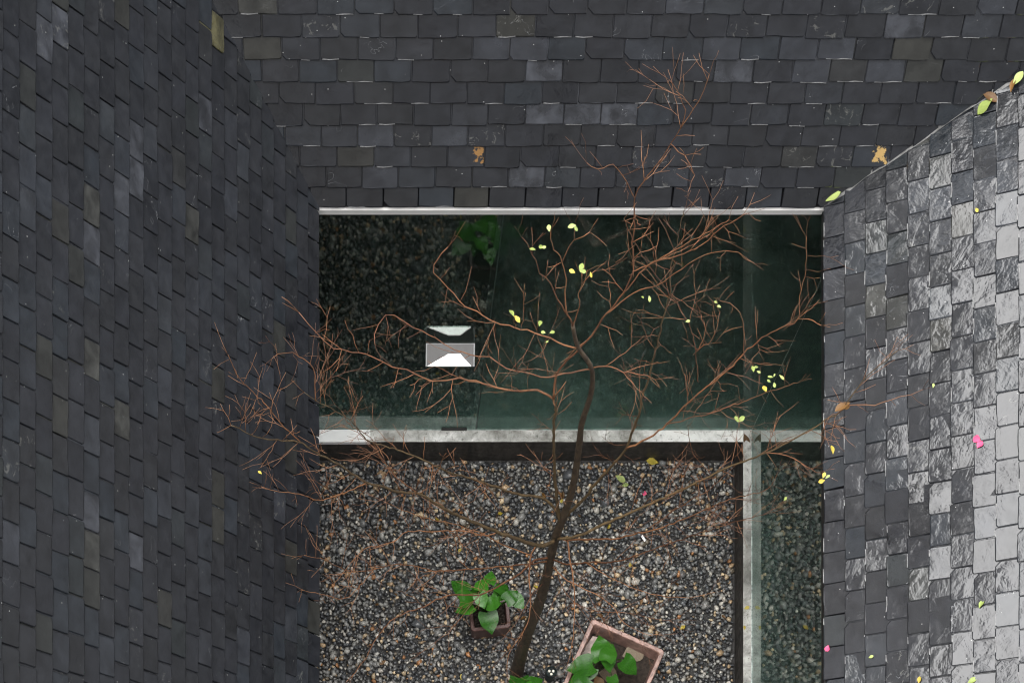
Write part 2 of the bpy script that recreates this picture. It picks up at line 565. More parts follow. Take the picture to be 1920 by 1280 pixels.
class Roof:
    def __init__(self, origin, u, pitch, s_dir, label, name='slate_roof', width=0.25, expo=0.15, seed=0):
        self.o = Vector(origin)
        self.pitch = pitch
        self.u = Vector(u)
        self.s = (Vector(s_dir) * math.cos(pitch) + Vector((0, 0, math.sin(pitch)))).normalized()
        self.n = self.u.cross(self.s).normalized()
        self.root = empty(name)
        m = Matrix((self.u, self.s, self.n)).transposed().to_4x4()
        m.translation = self.o
        self.M = m
        self.root.matrix_world = m
        tag(self.root, label, 'roof', 'slate roofs around the courtyard')
        self.w, self.e = width, expo
        self.seed = seed
        self.jit = 0.009

    def world(self, u, s, z=0.0):
        return self.M @ Vector((u, s, z))

    def hit(self, px, py):
        c = Vector((0, 0, CZ))
        d = Vector(((px - NX) / F, (NY - py) / F, -1))
        k = (self.o - c).dot(self.n) / d.dot(self.n)
        return c + d * k

    def local(self, p):
        return self.M.inverted() @ p

    def build(self, u0, u1, s_len, clips, specials=(), max_parts=300, visible=True, mat_main=None, edges=True):
        """clips: list of (a, b, side): keep side*(u - (a + b*s)) <= 0"""
        r = random.Random(self.seed)
        e, w = self.e, self.w
        variants = [make_slate_mesh(self.seed * 100 + k, w, e * 2.3, SL_T, (0.0028 if edges else 0.0052)) for k in range(12)]
        mm = mat_main or SLATE
        if not edges:
            variants = [(V, Fc, [0] * len(Fc)) for V, Fc, MI in variants]
        vm = [slate_mesh('slate', V, Fc, MI, mm) for V, Fc, MI in variants]
        tilt = -math.atan(SL_T * 1.08 / e)
        cells = []
        rows = int(s_len / e)
        for k in range(rows):
            s = k * e
            off = (0.5 * w if k % 2 else 0.0) + r.uniform(-0.02, 0.02) + r.choice([0, 0, 0.03])
            u = u0 - w + off
            while u < u1 + w:
                ww = w * r.uniform(0.965, 1.035)
                uc = u + ww / 2
                u += ww
                cells.append((uc, s + r.gauss(0, 0.0036), ww / w, r.randrange(12), r.gauss(0, 0.010), r.gauss(0, self.jit), r.gauss(0, self.jit), k))
        items = []
        for c in cells:
            uc, s = c[0], c[1]
            state = 'in'
            for (a, b, side) in clips:
                # corners of the slate against this clip line
                vals = [side * ((uc + du) - (a + b * (s + ds))) for du in (-w / 2, w / 2) for ds in (0, 2.3 * e)]
                if min(vals) > -0.004:
                    state = 'out'
                    break
                if max(vals) > -0.004:
                    state = 'cut'
            if state == 'out':
                continue
            p = self.world(uc, s + e / 2)
            px, py, d = proj(p)
            vis = visible and -35 < px < 1955 and -35 < py < 1315
            items.append((d if vis else 1e6 + d, vis, state, c))
        items.sort(key=lambda t: t[0])
        bulk_v, bulk_f, bulk_m = [], [], []
        count = 0
        for (d, vis, state, c) in items:
            uc, s, sx, vi, rz, ry, rx, k = c
            V, Fc, MI = variants[vi]
            mat = Matrix.Translation((uc, s, SL_T * 2.3)) @ Matrix.Rotation(tilt + rx, 4, 'X') @ Matrix.Rotation(ry, 4, 'Y') @ Matrix.Rotation(rz, 4, 'Z') @ Matrix.Diagonal((sx, 1, 1, 1))
            me = None
            if state == 'cut':
                bm = bmesh.new()
                bv = [bm.verts.new(v) for v in V]
                for f, mi in zip(Fc, MI):
                    bm.faces.new([bv[i] for i in f]).material_index = mi
                inv = mat.inverted()
                for (a, b, side) in clips:
                    jit = r.uniform(-0.008, 0.006)
                    n_l = Vector((side, -side * b, 0)).normalized()
                    jn = Matrix.Rotation(r.gauss(0, 0.04), 3, 'Z') @ n_l
                    p_l = Vector((a + b * (s + e * 0.5), s + e * 0.5, 0)) - n_l * (0.012 + jit)
                    co = inv @ p_l
                    no = (mat.to_3x3().transposed() @ jn).normalized()
                    res = bmesh.ops.bisect_plane(bm, geom=bm.verts[:] + bm.edges[:] + bm.faces[:], plane_co=co, plane_no=no, clear_outer=True)
                    ed = [g for g in res['geom_cut'] if isinstance(g, bmesh.types.BMEdge)]
                    if ed:
                        bmesh.ops.holes_fill(bm, edges=ed)
                if len(bm.faces) < 4 or len(bm.verts) < 6:
                    bm.free()
                    continue
                if vis and count < max_parts:
                    me = bpy.data.meshes.new('slate')
                    bm.to_mesh(me)
                    me.materials.append(mm)
                    me.materials.append(SLATE_EDGE_GLINT)
                else:
                    bm.verts.ensure_lookup_table()
                    bm.verts.index_update()
                    V = [v.co.copy() for v in bm.verts]
                    Fc = [tuple(v.index for v in f.verts) for f in bm.faces]
                    MI = [f.material_index for f in bm.faces]
                bm.free()
            if vis and count < max_parts:
                o = new_obj('slate', me or vm[vi], self.root)
                o.matrix_local = mat
                count += 1
                p = self.world(uc, s + e / 2)
                o['_px'] = proj(p)[:2]
            else:
                base = len(bulk_v)
                for v in V:
                    bulk_v.append(mat @ Vector(v))
                for f in Fc:
                    bulk_f.append(tuple(base + i for i in f))
                bulk_m += MI
        if bulk_v:
            o = new_obj('slate_field', slate_mesh('slate_field', bulk_v, bulk_f, bulk_m, mm), self.root)
            o['kind'] = 'stuff'
        # special slates
        kids = [o for o in self.root.children if o.name.startswith('slate') and '_px' in o]
        for (px, py, mt) in specials:
            if not kids:
                break
            b = min(kids, key=lambda o: (o['_px'][0] - px) ** 2 + (o['_px'][1] - py) ** 2)
            me = b.data.copy()
            me.materials[0] = mt
            b.data = me
        for o in kids:
            del o['_px']
        print('roof', self.seed, 'parts', count, 'bulk faces', len(bulk_f))


T_L, T_B, T_R, T_F = 1.78, 1.54, 0.668, 1.54
X_L, X_R, Y_B, Y_F = -0.363, 3.174, 7.315, 2.9
aL, aB, aR, aF = map(math.atan, (T_L, T_B, T_R, T_F))

roofL = Roof((X_L, 0, EAVE_Z), (0, 1, 0), aL, (-1, 0, 0), 'steep matt charcoal slate roof, darkest of the roofs around the courtyard', width=0.226, expo=0.150, seed=1)
roofB = Roof((0, Y_B, EAVE_Z), (1, 0, 0), aB, (0, 1, 0), 'dark slate roof with a long white gutter along its eave above the glass', width=0.250, expo=0.1445, seed=2)
roofR = Roof((X_R, 0, EAVE_Z), (0, -1, 0), aR, (1, 0, 0), 'shallow wet slate roof shining pale grey with fallen petals and leaves on it', width=0.2185, expo=0.150, seed=3)

# left: keep Y <= Y_B + rise/T_B
bl = math.sin(aL) / T_B
roofL.build(1.2, 16.5, 13.4, [(Y_B, bl, 1)],
            specials=[(388, 45, SLATE_OCHRE), (162, 362, SLATE_OLIVE_M), (160, 440, SLATE_PALE_M), (225, 365, SLATE_PALE_M), (165, 700, SLATE_OLIVE_M),
                      (255, 270, SLATE_PALE_M), (250, 330, SLATE_PALE_M), (225, 810, SLATE_OLIVE_M), (165, 985, SLATE_PALE_M), (163, 1045, SLATE_OLIVE_M),
                      (60, 60, SLATE_PALE_M), (125, 30, SLATE_PALE_M), (365, 445, SLATE_OLIVE_M), (222, 1035, SLATE_PALE_M), (365, 210, SLATE_PALE_M)], mat_main=SLATE_MATT, edges=False)
# back: keep X between the valleys
blx = -math.sin(aB) / T_L
brx = math.sin(aB) / T_R
roofB.build(-4.2, 7.5, 5.2, [(X_L, blx, -1), (X_R, brx, 1)],
            specials=[(865, 290, SLATE_PATCH), (1605, 288, SLATE_PATCH2), (990, 130, SLATE_PALE),
                      (1052, 215, SLATE_PALE), (1120, 213, SLATE_PALE), (1190, 213, SLATE_PALE), (1007, 327, SLATE_PALE), (500, 12, SLATE_OLIVE),
                      (1345, 130, SLATE_PALE), (1710, 48, SLATE_PALE)])
# right: keep Y <= Y_B + rise/T_B, local u = -Y
br = -math.sin(aR) / T_B
roofR.jit = 0.017
roofR.build(-9.5, -1.5, 3.0, [(-Y_B, br, -1)],
            specials=[(1735, 258, SLATE_OLIVE), (1650, 560, SLATE_OLIVE)])


def deck(roof, pts, extra):
    """solid roof boarding under the slates"""
    top = [Vector((p[0], p[1], -0.004)) for p in pts]
    bot = [Vector((p[0], p[1], -0.09)) for p in pts]
    n = len(pts)
    faces = [tuple(range(n)), tuple(reversed(range(n, 2 * n)))]
    for i in range(n):
        j = (i + 1) % n
        faces.append((j, i, n + i, n + j))
    o = new_obj('roof_boarding', mesh_from('roof_boarding', top + bot, faces, DECK), roof.root)
    return o


sL = 13.4  # slope extended out of view to block sky mirrored near the right eave
deck(roofL, [(0.9, 0.012), (Y_B - 0.02, 0.012), (Y_B + bl * sL - 0.02, sL), (0.9, sL)], 0)
sB = 5.2
deck(roofB, [(X_L + 0.02, -0.010), (X_R - 0.02, -0.010), (X_R + brx * sB, sB), (X_L + blx * sB, sB)], 0)
sR = 3.0
deck(roofR, [(-Y_B + 0.02, 0.012), (-1.2, 0.012), (-1.2, sR), (-Y_B + br * sR + 0.02, sR)], 0)

# unseen roof across the courtyard, dull to darken what the back slates mirror
roofF = Roof((0, Y_F, EAVE_Z), (-1, 0, 0), aF, (0, -1, 0), 'slate roof closing the open end of the courtyard, no gutter', width=0.25, expo=0.15, seed=4)
roofF.build(-8.5, 5.5, 4.8, [], visible=False, mat_main=SLATE_DULL)
deck(roofF, [(-9, 0.012), (6, 0.012), (6, 5.0), (-9, 5.0)], 0)

# eave trims
gut = box('gutter', (X_L + 0.005, Y_B - 0.012, EAVE_Z - 0.115, X_R + 0.0, Y_B + 0.004, EAVE_Z - 0.03), WHITE_METAL, None, 0.006)
gut.parent = roofB.root
gut.matrix_parent_inverse = roofB.M.inverted()
lip = box('gutter_lip', (X_L + 0.005, Y_B - 0.020, EAVE_Z - 0.05, X_R, Y_B - 0.0125, EAVE_Z - 0.028), WHITE_METAL, None, 0.002)
lip.parent = roofB.root
lip.matrix_parent_inverse = roofB.M.inverted()
dl = box('drip_edge', (X_L - 0.03, 1.0, EAVE_Z - 0.16, X_L + 0.004, Y_B - 0.025, EAVE_Z - 0.022), GREY_METAL, None, 0.003)
dl.parent = roofL.root
dl.matrix_parent_inverse = roofL.M.inverted()
dr = box('drip_edge', (X_R - 0.002, 1.4, EAVE_Z - 0.12, X_R + 0.05, Y_B - 0.025, EAVE_Z - 0.02), BLACK, None, 0.003)
dr.parent = roofR.root
dr.matrix_parent_inverse = roofR.M.inverted()


def valley_strip(rise0, rise1, Xf, Yf, parent, wid=0.03, zo=0.016):
    V, Fc = [], []
    n = 26
    rr = random.Random(5)
    for i in range(n + 1):
        h = rise0 + (rise1 - rise0) * i / n
        c = Vector((Xf(h), Yf(h), EAVE_Z + h))
        side = Vector((1, 1, 0)).normalized() if Xf(1) < Xf(0) else Vector((-1, 1, 0)).normalized()
        j = rr.uniform(-0.012, 0.010)
        V.append(c - side * (wid + j) + Vector((0, 0, zo + 0.006 + rr.uniform(0, 0.006))))
        V.append(c + Vector((0, 0, zo)))
        V.append(c + side * (wid + j) + Vector((0, 0, zo + 0.006 + rr.uniform(0, 0.006))))
    for i in range(n):
        for k in range(2):
            a = i * 3 + k
            Fc.append((a, a + 1, a + 4, a + 3))
    me = mesh_from('valley_flashing', V, Fc, LEAD)
    o = new_obj('valley_flashing', me)
    o.parent = parent.root
    o.matrix_parent_inverse = parent.M.inverted()
    so = o.modifiers.new('thick', 'SOLIDIFY')
    so.thickness = 0.003
    return o


valley_strip(0.0, 2.0, lambda h: X_R + h / T_R, lambda h: Y_B + h / T_B, roofR, 0.020, 0.036)
valley_strip(0.0, 3.0, lambda h: X_L - h / T_L, lambda h: Y_B + h / T_B, roofL, 0.012)

# ------------------------------------------------------------------ walls, rooms, glass
KT = 0.45
Y_G, X_G = 7.602, 3.520          # outer faces of the glass
Y_K, X_K = 7.490, 3.437          # courtyard faces of the kerb
LW = -0.66
kerb = empty('concrete_kerb', (0, 0, 0))
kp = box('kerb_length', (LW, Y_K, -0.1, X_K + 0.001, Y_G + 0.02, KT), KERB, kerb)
kp = box('kerb_length', (X_K + 0.002, 1.5, -0.1, X_G + 0.02, Y_G + 0.02, KT + 0.001), KERB_MOTTLED_DARK, kerb)
kp['label'] = 'mottled kerb length, colour darkened against the light, under the shiny roof'
tag(kerb, 'mottled pale concrete kerb with dark streaked sides running along the foot of the glass', 'kerb')
ws = box('white_stone_block', (LW + 0.01, Y_K - 0.006, KT - 0.05, 0.022, Y_G - 0.003, KT + 0.012), WHITE_STONE, None, 0.003)
tag(ws, 'clean white stone block on the kerb beside the charcoal roof', 'block')

def struct(name, b, mat):
    return tag(box(name, b, mat), kind='structure')


struct('floor_back', (LW, Y_G + 0.021, -0.1, 9.0, 13.0, KT - 0.01), FLOOR_CONC)
struct('floor_right', (X_G + 0.021, 1.5, -0.1, 9.0, Y_G + 0.02, KT - 0.01), FLOOR_CONC)
struct('wall_back', (LW - 0.2, 13.0, -0.1, 9.2, 13.2, 5.3), DARKWALL)
struct('wall_right', (9.0, 1.5, -0.1, 9.2, 13.0, 5.3), DARKWALL)
struct('wall_left', (LW - 0.2, 1.5, -0.1, LW, 13.0, 5.09), DARKWALL)
struct('wall_front', (LW - 0.2, 1.3, -0.1, 9.2, 1.5, 5.3), DARKWALL)
struct('ceiling_back', (LW, Y_B + 0.055, 5.06, 9.0, 13.0, 5.10), DARKWALL)
struct('ceiling_right', (X_R + 0.055, 1.5, 5.06, 9.0, Y_B + 0.05, 5.10), DARKWALL)
struct('ceiling_left', (LW, 1.5, 5.06, X_L - 0.035, Y_B + 0.05, 5.085), DARKWALL)
part = box('added_dark_panel', (LW, Y_G + 0.14, KT - 0.008, 0.96, Y_G + 0.20, 5.055), BLACK)  # black panel added behind the first pane to keep it dark
tag(part, kind='structure')

gw = empty('glass_wall', (1.4, Y_G, KT))
tag(gw, 'tall frameless green glass wall with a small lamp on it, under the white gutter', 'glass wall')
gw2 = empty('glass_wall', (X_G, 5, KT))
tag(gw2, 'tall frameless green glass wall under the shiny wet roof, mirroring the gravel', 'glass wall')


def wparent(o, root):
    o.parent = root
    o.matrix_parent_inverse = Matrix.Translation(root.location).inverted()
    return o


TOPZ = 5.055
for (x0, x1) in ((LW + 0.002, 0.985), (0.995, X_G - 0.002)):
    wparent(box('glass_pane', (x0, Y_G, KT + 0.004, x1, Y_G + 0.012, TOPZ), GLASS if x0 < 0 else GLASS_CLEAR), gw)
wparent(box('seam', (0.986, Y_G + 0.001, KT + 0.004, 0.994, Y_G + 0.011, TOPZ), GLASS_EDGE), gw)
wparent(box('water_glint_strip', (0.03, Y_G - 0.008, KT + 0.0005, X_G - 0.012, Y_G - 0.0005, KT + 0.007), SEAL_GLINT), gw)  # pale strip put in for sparkling water along the glass foot
wparent(box('door_clamp', (0.672, Y_G - 0.012, KT + 0.004, 0.905, Y_G - 0.0005, KT + 0.05), BLACK, None, 0.002), gw)
for (y0, y1) in ((1.55, 4.35), (4.36, Y_G - 0.002)):
    wparent(box('glass_pane', (X_G, y0, KT + 0.004, X_G + 0.012, y1, TOPZ), GLASS), gw2)
wparent(box('water_glint_strip', (X_G - 0.008, 1.6, KT + 0.0005, X_G - 0.0005, Y_G - 0.012, KT + 0.007), SEAL_GLINT), gw2)  # same painted water sparkle along the side glass
wparent(box('corner_seam', (X_G, Y_G, KT + 0.004, X_G + 0.007, Y_G + 0.007, TOPZ), SEAL_GLINT), gw2)

# ------------------------------------------------------------------ wall lamp
lx0, lx1 = 0.481, 0.888
lz1, ly1 = 2.32, Y_G - 0.002
lz0, ly0 = 2.245, 7.438
LAMP = simple('lamp_grey', (0.075, 0.073, 0.071), 0.35, 0.5, metal=0.2, noise_amt=0.08)
LAMP_RIM = simple('lamp_rim', (0.28, 0.29, 0.29), 0.3, 0.5, noise_amt=0.08)
ME = Mat('lamp_diffuser')
ME.set('Base Color', (0.8, 0.8, 0.78))
ME.set('Emission Color', (1.0, 0.985, 0.95))
ME.set('Emission Strength', 0.9)
lamp = empty('wall_lamp', (0.68, Y_G, lz0))
tag(lamp, 'small grey wedge wall lamp with a lit white panel, fixed to the glass', 'lamp')


def on_lamp(u, v, off):
    """u across 0..1, v from the glass (0) to the outer edge (1)"""
    n = Vector((0, -(lz1 - lz0), -(ly0 - ly1))).normalized()
    n = Vector((0, lz0 - lz1, ly1 - ly0)).normalized()
    p = Vector((lx0 + (lx1 - lx0) * u, ly1 + (ly0 - ly1) * v, lz1 + (lz0 - lz1) * v))
    return p + n * off


def lamp_part(name, quad, o0, o1, mat):
    V = [on_lamp(u, v, o1) for u, v in quad] + [on_lamp(u, v, o0) for u, v in quad]
    n = len(quad)
    Fc = [tuple(range(n)), tuple(reversed(range(n, 2 * n)))] + [((i + 1) % n, i, n + i, n + (i + 1) % n) for i in range(n)]
    o = new_obj(name, mesh_from(name, V, Fc, mat))
    bm = bmesh.new()
    bm.from_mesh(o.data)
    bmesh.ops.recalc_face_normals(bm, faces=bm.faces)
    bm.to_mesh(o.data)
    bm.free()
    return wparent(o, lamp)


lamp_part('body', [(0, 0), (0, 1), (1, 1), (1, 0)], -0.012, 0.0, LAMP)
lamp_part('rim', [(0, 0), (0, 1), (0.025, 1), (0.025, 0)], 0.0005, 0.004, LAMP_RIM)
lamp_part('rim', [(0.975, 0), (0.975, 1), (1, 1), (1, 0)], 0.0005, 0.004, LAMP_RIM)
lamp_part('rim', [(0.026, 0), (0.026, 0.03), (0.974, 0.03), (0.974, 0)], 0.0005, 0.004, LAMP_RIM)
lamp_part('diffuser', [(0.46, 0.46), (0.035, 0.985), (0.93, 0.985), (0.70, 0.46)], 0.0005, 0.003, ME.m)

# ------------------------------------------------------------------ gravel
def gravel():
    x0, x1, y0, y1 = LW + 0.01, X_K - 0.005, 4.0, Y_K - 0.005
    sp = 0.0315
    nx, ny = int((x1 - x0) / sp), int((y1 - y0) / sp)
    gx, gy = np.meshgrid(np.arange(nx), np.arange(ny))
    px = x0 + (gx.ravel() + 0.5 + rng.uniform(-0.45, 0.45, gx.size)) * sp
    py = y0 + (gy.ravel() + 0.5 + rng.uniform(-0.45, 0.45, gx.size)) * sp
    n = px.size
    pz = rng.uniform(-0.004, 0.016, n) - 0.004
    size = 0.0180 * np.exp(rng.normal(0, 0.28, n))
    big = rng.random(n) < 0.05
    size[big] *= 1.55
    px = np.clip(px, x0 + size, x1 - size)
    py = np.clip(py, y0 + size, y1 - size)
    bm = bmesh.new()
    bmesh.ops.create_icosphere(bm, subdivisions=1, radius=1.0)
    bv = np.array([v.co[:] for v in bm.verts])
    bf = np.array([[v.index for v in f.verts] for f in bm.faces])
    bm.free()
    k = len(bv)
    V = bv[None] * (1 + rng.uniform(-0.36, 0.36, (n, k, 1)))
    V *= np.stack([rng.uniform(0.75, 1.35, n), rng.uniform(0.7, 1.2, n), rng.uniform(0.55, 0.95, n)], 1)[:, None]
    # random rotation
    q = rng.normal(size=(n, 4))
    q /= np.linalg.norm(q, axis=1, keepdims=True)
    w, x, y, z = q.T
    Rm = np.stack([np.stack([1 - 2 * (y * y + z * z), 2 * (x * y - z * w), 2 * (x * z + y * w)], 1),
                   np.stack([2 * (x * y + z * w), 1 - 2 * (x * x + z * z), 2 * (y * z - x * w)], 1),
                   np.stack([2 * (x * z - y * w), 2 * (y * z + x * w), 1 - 2 * (x * x + y * y)], 1)], 1)
    V = np.einsum('nij,nkj->nki', Rm, V) * size[:, None, None]
    V += np.stack([px, py, pz + size * 0.5], 1)[:, None]
    Fi = (bf[None] + (np.arange(n) * k)[:, None, None]).reshape(-1, 3)
    me = bpy.data.meshes.new('gravel')
    me.vertices.add(n * k)
    me.vertices.foreach_set('co', V.reshape(-1).astype(np.float32))
    nf = len(Fi)
    me.loops.add(nf * 3)
    me.loops.foreach_set('vertex_index', Fi.reshape(-1).astype(np.int32))
    me.polygons.add(nf)
    me.polygons.foreach_set('loop_start', np.arange(0, nf * 3, 3, dtype=np.int32))
    me.polygons.foreach_set('loop_total', np.full(nf, 3, dtype=np.int32))
    pal = np.array([(0.035, 0.038, 0.045), (0.060, 0.066, 0.076), (0.10, 0.105, 0.112), (0.155, 0.16, 0.165), (0.22, 0.225, 0.225),
                    (0.34, 0.335, 0.32), (0.36, 0.29, 0.20), (0.27, 0.20, 0.13), (0.26, 0.13, 0.06), (0.12, 0.105, 0.085)])
    pr = np.array([0.11, 0.17, 0.20, 0.18, 0.13, 0.065, 0.035, 0.045, 0.014, 0.06])
    ci = rng.choice(len(pal), n, p=pr / pr.sum())
    col = np.array([1.20, 1.15, 1.06]) * pal[ci] * np.exp(rng.normal(0, 0.15, (n, 1)))
    colv = np.ones((n, k, 4), dtype=np.float32)
    colv[:, :, :3] = col[:, None]
    at_ = me.color_attributes.new('stone', 'FLOAT_COLOR', 'POINT')
    at_.data.foreach_set('color', colv.reshape(-1))
    me.update()
    Mg = Mat('gravel_stones')
    a = Mg.n('ShaderNodeAttribute', attribute_name='stone')
    tc = Mg.n('ShaderNodeTexCoord').outputs['Object']
    f = Mg.noise(tc, 140, 4, 0.7)
    Mg.set('Base Color', Mg.mix(1.0, a.outputs['Color'], Mg.ramp(f, [(0.3, 0.7), (0.7, 1.3)]), 'MULTIPLY'))
    Mg.set('Roughness', 0.32)
    Mg.set('Specular IOR Level', 0.5)
    Mg.set('Normal', Mg.bump(f, 0.35, 0.003))
    me.materials.append(Mg.m)
    o = new_obj('gravel', me)
    tag(o, 'loose wet grey, black and tan gravel covering the courtyard', 'gravel', kind='stuff')
    print('stones', n)


gravel()

# ------------------------------------------------------------------ tree
def catmull(pts, step):
    out = []
    n = len(pts)
    for i in range(n - 1):
        p0, p1, p2, p3 = pts[max(i - 1, 0)], pts[i], pts[i + 1], pts[min(i + 2, n - 1)]
        m = max(1, int((p2 - p1).length / step))
        for k in range(m):
            t = k / m
            out.append(0.5 * ((2 * p1) + (-p0 + p2) * t + (2 * p0 - 5 * p1 + 4 * p2 - p3) * t * t + (-p0 + 3 * p1 - 3 * p2 + p3) * t ** 3))
    out.append(pts[-1])
    return out


def path(pix, d0, d1):
    """photograph pixels plus a distance that runs from d0 to d1"""
    ln = [0.0]
    for a, b in zip(pix, pix[1:]):
        ln.append(ln[-1] + math.hypot(b[0] - a[0], b[1] - a[1]))
    return [at(p[0], p[1], d0 + (d1 - d0) * (l / ln[-1])) for p, l in zip(pix, ln)]


tree = empty('bare_tree', at(972, 1255, CZ))
tag(tree, 'slender bare tree with rusty twigs and a few lime leaves rising from the gravel', 'tree')
TL = tree.location.copy()
tr = random.Random(11)

trunk_px = [(968, 1262, 20.27), (975, 1235, 19.85), (987, 1191, 19.2), (1010, 1132, 18.35), (1024, 1085, 17.75), (1033, 1041, 17.2), (1045, 998, 16.65),
            (1062, 953, 16.1), (1076, 904, 15.6), (1086, 833, 14.95), (1091, 793, 14.6), (1106, 746, 14.15), (1111, 715, 13.9), (1109, 690, 13.7),
            (1099, 672, 13.55), (1085, 653, 13.4), (1077, 628, 13.2), (1074, 609, 13.05)]
trunk_pts = [at(*p) for p in trunk_px]
tp = catmull(trunk_pts, 0.06)
nn = len(tp)
rad = [0.068 + (0.0115 - 0.068) * min(1, (i / nn) ** 0.75) * 1.0 for i in range(nn)]
rad[0] *= 1.2
rad = [r_ * (1 + 0.05 * math.sin(i * 0.9) * tr.uniform(0.3, 1)) for i, r_ in enumerate(rad)]
V, Fc = [], []
tube(V, Fc, [p - TL for p in tp], rad, 10)
new_obj('trunk', mesh_from('trunk', V, Fc, BARK, True), tree)

ALL_PTS = [p for p in tp]          # used to hang leaves


def unit(v):
    return v / max(v.length, 1e-9)


def grow(V, Fc, start, direction, length, r0, level, out_dir):
    """a zig-zag twig with forks"""
    pts = [start]
    seg = tr.uniform(0.045, 0.075)
    n = max(2, int(length / seg))
    d = direction.copy()
    flip = tr.choice((-1, 1))
    side = unit(d.cross(Vector((tr.uniform(-1, 1), tr.uniform(-1, 1), tr.uniform(-1, 1)))))
    forks = []
    for i in range(n):
        d = unit(d + side * (0.20 * flip) + Vector((tr.gauss(0, 0.10), tr.gauss(0, 0.10), tr.gauss(0, 0.08) + 0.03)) + out_dir * 0.04)
        flip = -flip
        pts.append(pts[-1] + d * seg)
        if level < 3 and i < n - 1 and tr.random() < (0.52 if level == 1 else 0.36):
            forks.append((pts[-1], unit(d + side * (-0.68 * flip) + Vector((tr.gauss(0, 0.22), tr.gauss(0, 0.22), tr.gauss(0, 0.22)))), length * tr.uniform(0.35, 0.7), i / n))
    m = len(pts)
    radii = [r0 * (1 - 0.45 * i / (m - 1)) for i in range(m)]
    tube(V, Fc, pts, radii, 4 if level > 1 else 5)
    ALL_PTS.extend(pts[1:])
    for (p, dd, l, f) in forks:
        if l > 0.045:
            grow(V, Fc, p, dd, l, r0 * (0.85 - 0.25 * f), level + 1, out_dir)


def limb(pix, d0, d1, r0, r1, twigs=1.0, start=0.22, tl=(0.16, 0.46), mat=None):
    r0 *= 0.8 if r0 > 0.0125 else 0.68
    r1 *= 0.62
    pts = catmull(path(pix, d0, d1), 0.05)
    for i in range(1, len(pts) - 1):
        pts[i] = pts[i] + Vector((tr.gauss(0, 0.0028), tr.gauss(0, 0.0028), tr.gauss(0, 0.004)))
    n = len(pts)
    radii = [r0 + (r1 - r0) * (i / (n - 1)) ** 0.8 for i in range(n)]
    V, Fc = [], []
    tube(V, Fc, [p - TL for p in pts], radii, 7)
    o = new_obj('branch', mesh_from('branch', V, Fc, mat or (LIMB if r0 > 0.009 else TWIG), True), tree)
    ALL_PTS.extend(pts)
    V, Fc = [], []
    total = sum((b - a).length for a, b in zip(pts, pts[1:]))
    low = sum(p[1] for p in pix) / len(pix) > 985
    cnt = int(total * 9.5 * twigs * (0.78 if low else 1.0))
    main = unit(pts[-1] - pts[0])
    sgn = 1
    for k in range(cnt):
        f = start + (1 - start) * (k + tr.uniform(0, 1)) / max(cnt, 1)
        i = min(n - 2, int(f * (n - 1)))
        t = unit(pts[i + 1] - pts[i])
        rv = Vector((tr.gauss(0, 1), tr.gauss(0, 1), tr.gauss(0, 0.7) + 0.35))
        sd = unit(rv - t * rv.dot(t))
        sgn = -sgn
        d = unit(t * tr.uniform(0.35, 0.9) + sd)
        ln = tr.uniform(*tl) * (1.0 - 0.35 * f)
        grow(V, Fc, pts[i] - TL, d, ln, max(0.0013, min(0.0021, radii[i] * 0.6)), 1, main)
    # the tip forks too
    for k in range(2):
        t = unit(pts[-1] - pts[-2])
        grow(V, Fc, pts[-1] - TL, unit(t + Vector((tr.gauss(0, 0.4), tr.gauss(0, 0.4), tr.gauss(0, 0.3)))), tr.uniform(0.10, 0.22), max(0.0013, r1 * 0.7), 2, main)
    # twig points were added in tree space
    if V:
        s = new_obj('twig_spray', mesh_from('twig_spray', V, Fc, TWIG, True), o)
        s['kind'] = 'stuff'
    return o


B = limb
# the big limbs to the charcoal roof
B([(1040, 1010), (1027, 1020), (1007, 1022), (969, 1010), (934, 997), (881, 975), (832, 952), (788, 927), (747, 922), (718, 912), (688, 905), (659, 887), (627, 866), (592, 848), (560, 828), (520, 825), (480, 818), (433, 797)], 16.7, 13.6, 0.021, 0.0048, 0.9)
B([(565, 830), (533, 800), (503, 764), (483, 744), (463, 724), (443, 700), (427, 664)], 14.35, 13.3, 0.0065, 0.0032, 1.3, 0.1)
B([(690, 905), (655, 920), (620, 932), (596, 938), (560, 925), (515, 920), (490, 912)], 15.1, 14.0, 0.007, 0.003, 1.2, 0.3)
B([(1046, 968), (1038, 950), (1016, 933), (969, 925), (928, 912), (890, 899), (834, 882), (794, 861), (747, 844), (715, 835), (688, 825), (671, 803), (648, 781), (620, 765), (592, 750), (570, 735)], 16.3, 13.6, 0.015, 0.0035, 1.0)
B([(1052, 985), (1047, 960), (1043, 930), (1039, 871), (1038, 836), (1038, 798), (1042, 772), (1038, 748)], 16.45, 14.0, 0.019, 0.0125, 0.5)
B([(1038, 748), (1007, 731), (960, 732), (919, 722), (893, 714), (861, 710), (811, 713), (764, 693), (735, 688), (718, 679), (688, 665), (659, 659), (627, 652), (607, 639), (578, 608), (560, 585)], 14.0, 12.9, 0.0115, 0.0034, 1.0, 0.1)
B([(1038, 748), (1040, 720), (1042, 701), (1057, 681), (1084, 655), (1110, 628), (1136, 589), (1171, 547), (1186, 509), (1187, 468), (1190, 398), (1190, 370), (1207, 340), (1230, 310), (1257, 270), (1277, 240), (1285, 205), (1270, 170), (1255, 150)], 14.0, 11.3, 0.012, 0.003, 0.6)
B([(1190, 372), (1175, 340), (1150, 310), (1120, 318), (1100, 305)], 12.1, 11.6, 0.005, 0.003, 1.0, 0.2, (0.1, 0.28))
B([(1257, 270), (1290, 300), (1300, 330), (1290, 360)], 11.7, 11.4, 0.0045, 0.003, 1.2, 0.2, (0.1, 0.25))
B([(1277, 240), (1310, 190), (1330, 140)], 11.6, 11.2, 0.0042, 0.003, 0.8, 0.2, (0.08, 0.2))
